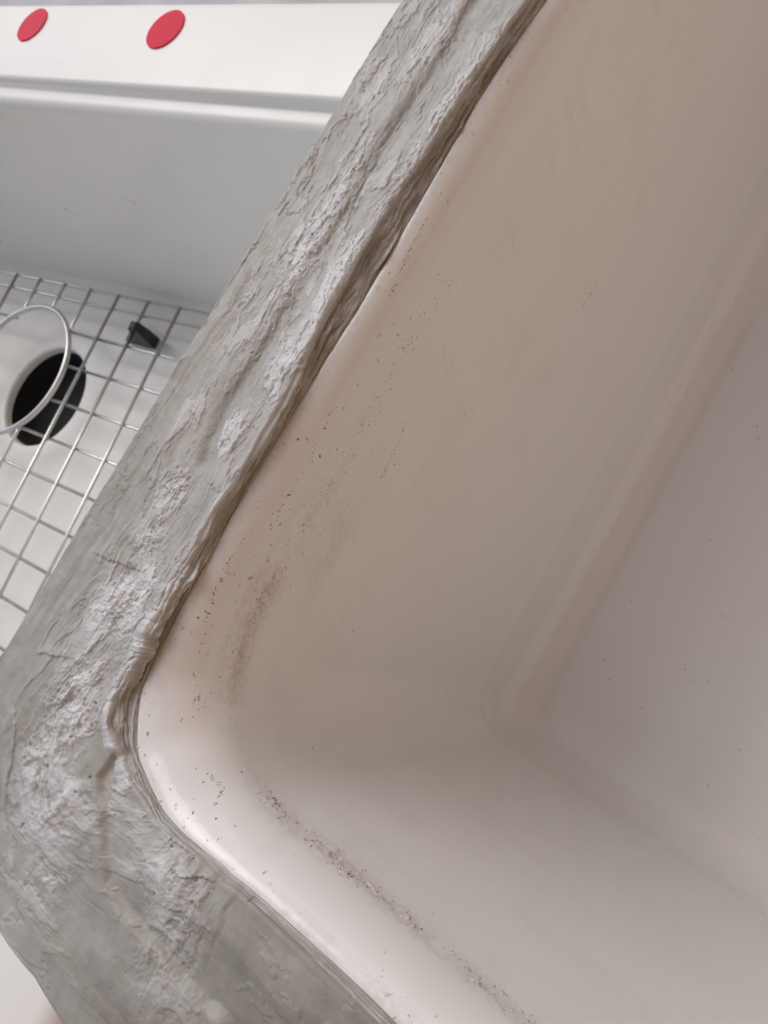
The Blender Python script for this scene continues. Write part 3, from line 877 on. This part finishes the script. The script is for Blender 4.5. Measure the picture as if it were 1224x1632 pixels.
for a in np.linspace(0, math.pi / 2, 4):                    # riser into the ledge
    g = .001 * (1 - math.cos(a))
    R.append(ring(quad(.1622 - g, .061, -.8968 + g, -.0768 - g, .480 - 2 * g), .010, DK - .0037 - .001 * math.sin(a)))
R.append(ring(quad(.1588, .064, -.8935, -.0805, .474), .010, DK - .0048))
for a in np.linspace(0, math.pi / 2, 8):                    # ledge front
    g = .0034 * math.sin(a)
    R.append(ring(quad(.1575 - g, .066, -.8925 + g, -.0815 - g, .471 - 2 * g), .010, DK - .0049 - .0046 * (1 - math.cos(a))))
for t in np.linspace(0, 1, 8)[1:]:
    R.append(ring(quad(.1539 - .0036 * t, .068 + .047 * t, -.8888 + .006 * t, -.0885 - .010 * t, .460 - .009 * t), .010 + .012 * t, DK - .0100 + (-.225 + .0100 - DK) * t))
for a in np.linspace(0, math.pi / 2, 8)[1:]:
    g = .015 * (1 - math.cos(a))
    R.append(ring(quad(.1503 - g, .115, -.8805 + g, -.0985 - g * 2.2, .451 - 2 * g), .022, -.225 - .015 * math.sin(a)))
DRC = (-.4357, .0322)
nR = len(R[0])
base = np.array(R[-1])
ang = np.arctan2(base[:, 1] - DRC[1], base[:, 0] - DRC[0])
def circ(r, z):
    return np.column_stack([DRC[0] + r * np.cos(ang), DRC[1] + r * np.sin(ang), np.full(nR, z)])
for t in (.25, .5, .75, .92):
    c = base * (1 - t) + circ(.0475, -.2410) * t
    R.append(c)
for a in np.linspace(0, math.pi / 2, 5):
    R.append(circ(.0475 - .003 * math.sin(a), -.2410 - .003 * (1 - math.cos(a))))
R.append(circ(.0440, -.2475))
Rv = np.array([np.array(r) for r in R])
def floc(v):
    return np.asarray(v, np.float32) - np.array(far.location, np.float32)
mesh_obj("basin", floc(Rv.reshape(-1, 3)), [list(map(int, f)) for f in grid_faces(len(R), nR, True)], M_glaze_far, far)
mesh_obj("drain_opening", floc(np.concatenate([circ(.0441, -.2470), circ(.043, -.2642)])),
         [[k, (k + 1) % nR, nR + (k + 1) % nR, nR + k] for k in range(nR)] + [[nR + k for k in range(nR)]], M_dark, far)
def sticker(x, y, r):
    n = 40
    z = DK + .0006
    vsx = [(x + r * math.cos(2 * math.pi * k / n), y + r * math.sin(2 * math.pi * k / n), z) for k in range(n)]
    vsx += [(x + (r + .0001) * math.cos(2 * math.pi * k / n), y + (r + .0001) * math.sin(2 * math.pi * k / n), DK - .0002) for k in range(n)]
    F = [list(range(n))] + [[n + k, n + (k + 1) % n, (k + 1) % n, k] for k in range(n)]
    mesh_obj("sticker", floc(vsx), F, M_red, far, smooth=False)
for x, y in [(-0.30652, 0.19534), (-0.20355, 0.19891)]:
    sticker(x, y, .0098)

# ------------------------------------------------------------------ wire grid in the far sink
TH = math.radians(7.6)
U, Vv = Vector((math.cos(TH), math.sin(TH))), Vector((-math.sin(TH), math.cos(TH)))
Z_W = -.2165
gridr = thing("sink_grid", "stainless steel wire grid with a ring around the drain, lying in the far sink", "sink grid", (-.45, .0, Z_W))
c7 = (math.cos(math.radians(7)), math.sin(math.radians(7)))
def uv(u, v, z=Z_W):
    # measured in a frame turned 7 degrees, about the point (-.33, .05)
    x0, y0 = -.33 * c7[0] - .05 * c7[1], -.33 * c7[1] + .05 * c7[0]
    du, dv = u + .33, v - .05
    return (x0 + du * U.x + dv * Vv.x, y0 + du * U.y + dv * Vv.y, z)
gl = tuple(gridr.location)
WR = .00122
RC, RR = (-.437, .0955), .0565
def wire(pts, r=WR):
    return tube("wire", pts, r, M_steel, gridr, 8, gl)
us = [-.296 + .0342 * 2 - .0342 * k for k in range(19)]
vs_ = [.1765, .1645, .138, .1105, .0815, .0530, .0245, -.0045, -.0335, -.0625, -.0915, -.1205, -.1495, -.1785, -.207, -.2205]
ZX = Z_W - 2 * WR + .0001
for v in vs_:
    d = abs(v - RC[1])
    if d < RR - .001:
        e = math.sqrt(RR * RR - d * d)
        wire([uv(RC[0] + e + .0002, v, ZX), uv(us[0] + .0012, v, ZX)])
        wire([uv(us[-1], v, ZX), uv(RC[0] - e - .0002, v, ZX)])
    else:
        wire([uv(us[-1], v, ZX), uv(us[0] + .0012, v, ZX)])
for u in us:
    d = abs(u - RC[0])
    if d < RR + .001:
        e = math.sqrt(max(RR * RR - d * d, .0))
        for s in (1, -1):
            end = vs_[0] if s > 0 else vs_[-1]
            k = uv(u, RC[1] + s * (e + .0012))
            wire([uv(u, end), uv(u, RC[1] + s * (e + .006)), k, (k[0], k[1], Z_W - .001)])
    else:
        wire([uv(u, vs_[0]), uv(u, vs_[-1])])
nring = 64
rp = [Vector(uv(RC[0] + RR * math.cos(2 * math.pi * k / nring), RC[1] + RR * math.sin(2 * math.pi * k / nring), Z_W + .0012)) for k in range(nring)]
rv, rf = [], []
for k in range(nring):
    t = (rp[(k + 1) % nring] - rp[k - 1]).normalized()
    s = t.cross(Vector((0, 0, 1)))
    for j in range(10):
        a = 2 * math.pi * j / 10
        rv.append(tuple(rp[k] + (s * math.cos(a) + Vector((0, 0, 1)) * math.sin(a)) * .0021 - Vector(gl)))
for k in range(nring):
    for j in range(10):
        rf.append([k * 10 + j, k * 10 + (j + 1) % 10, ((k + 1) % nring) * 10 + (j + 1) % 10, ((k + 1) % nring) * 10 + j])
mesh_obj("ring", rv, rf, M_steel, gridr)
def foot(u, v):
    # wedge of rubber clipped over a wire, its heel spreading to one side on the basin floor
    vv = []
    levels = [(-.2392, -.0335, -.0010, .0046), (-.2360, -.0325, -.0002, .0046), (-.2240, -.0120, .0030, .0040), (Z_W + .0035, -.0045, .0035, .0034), (Z_W + .0048, -.0030, .0022, .0026)]
    for z, a, b, w in levels:
        for du, dv in ((a, -w), (b, -w), (b, w), (a, w)):
            q = uv(u + du, v + dv, z)
            vv.append((q[0] - gl[0], q[1] - gl[1], q[2] - gl[2]))
    n = len(levels)
    F = [[3, 2, 1, 0], [4 * n - 4, 4 * n - 3, 4 * n - 2, 4 * n - 1]]
    for i in range(n - 1):
        for k in range(4):
            F.append([4 * i + k, 4 * i + (k + 1) % 4, 4 * i + 4 + (k + 1) % 4, 4 * i + 4 + k])
    mesh_obj("rubber_foot", vv, F, M_rubber, gridr, smooth=False)
foot(-.328, .153)
foot(us[-2], .148)
foot(-.328, -.19)
foot(us[-2], -.19)
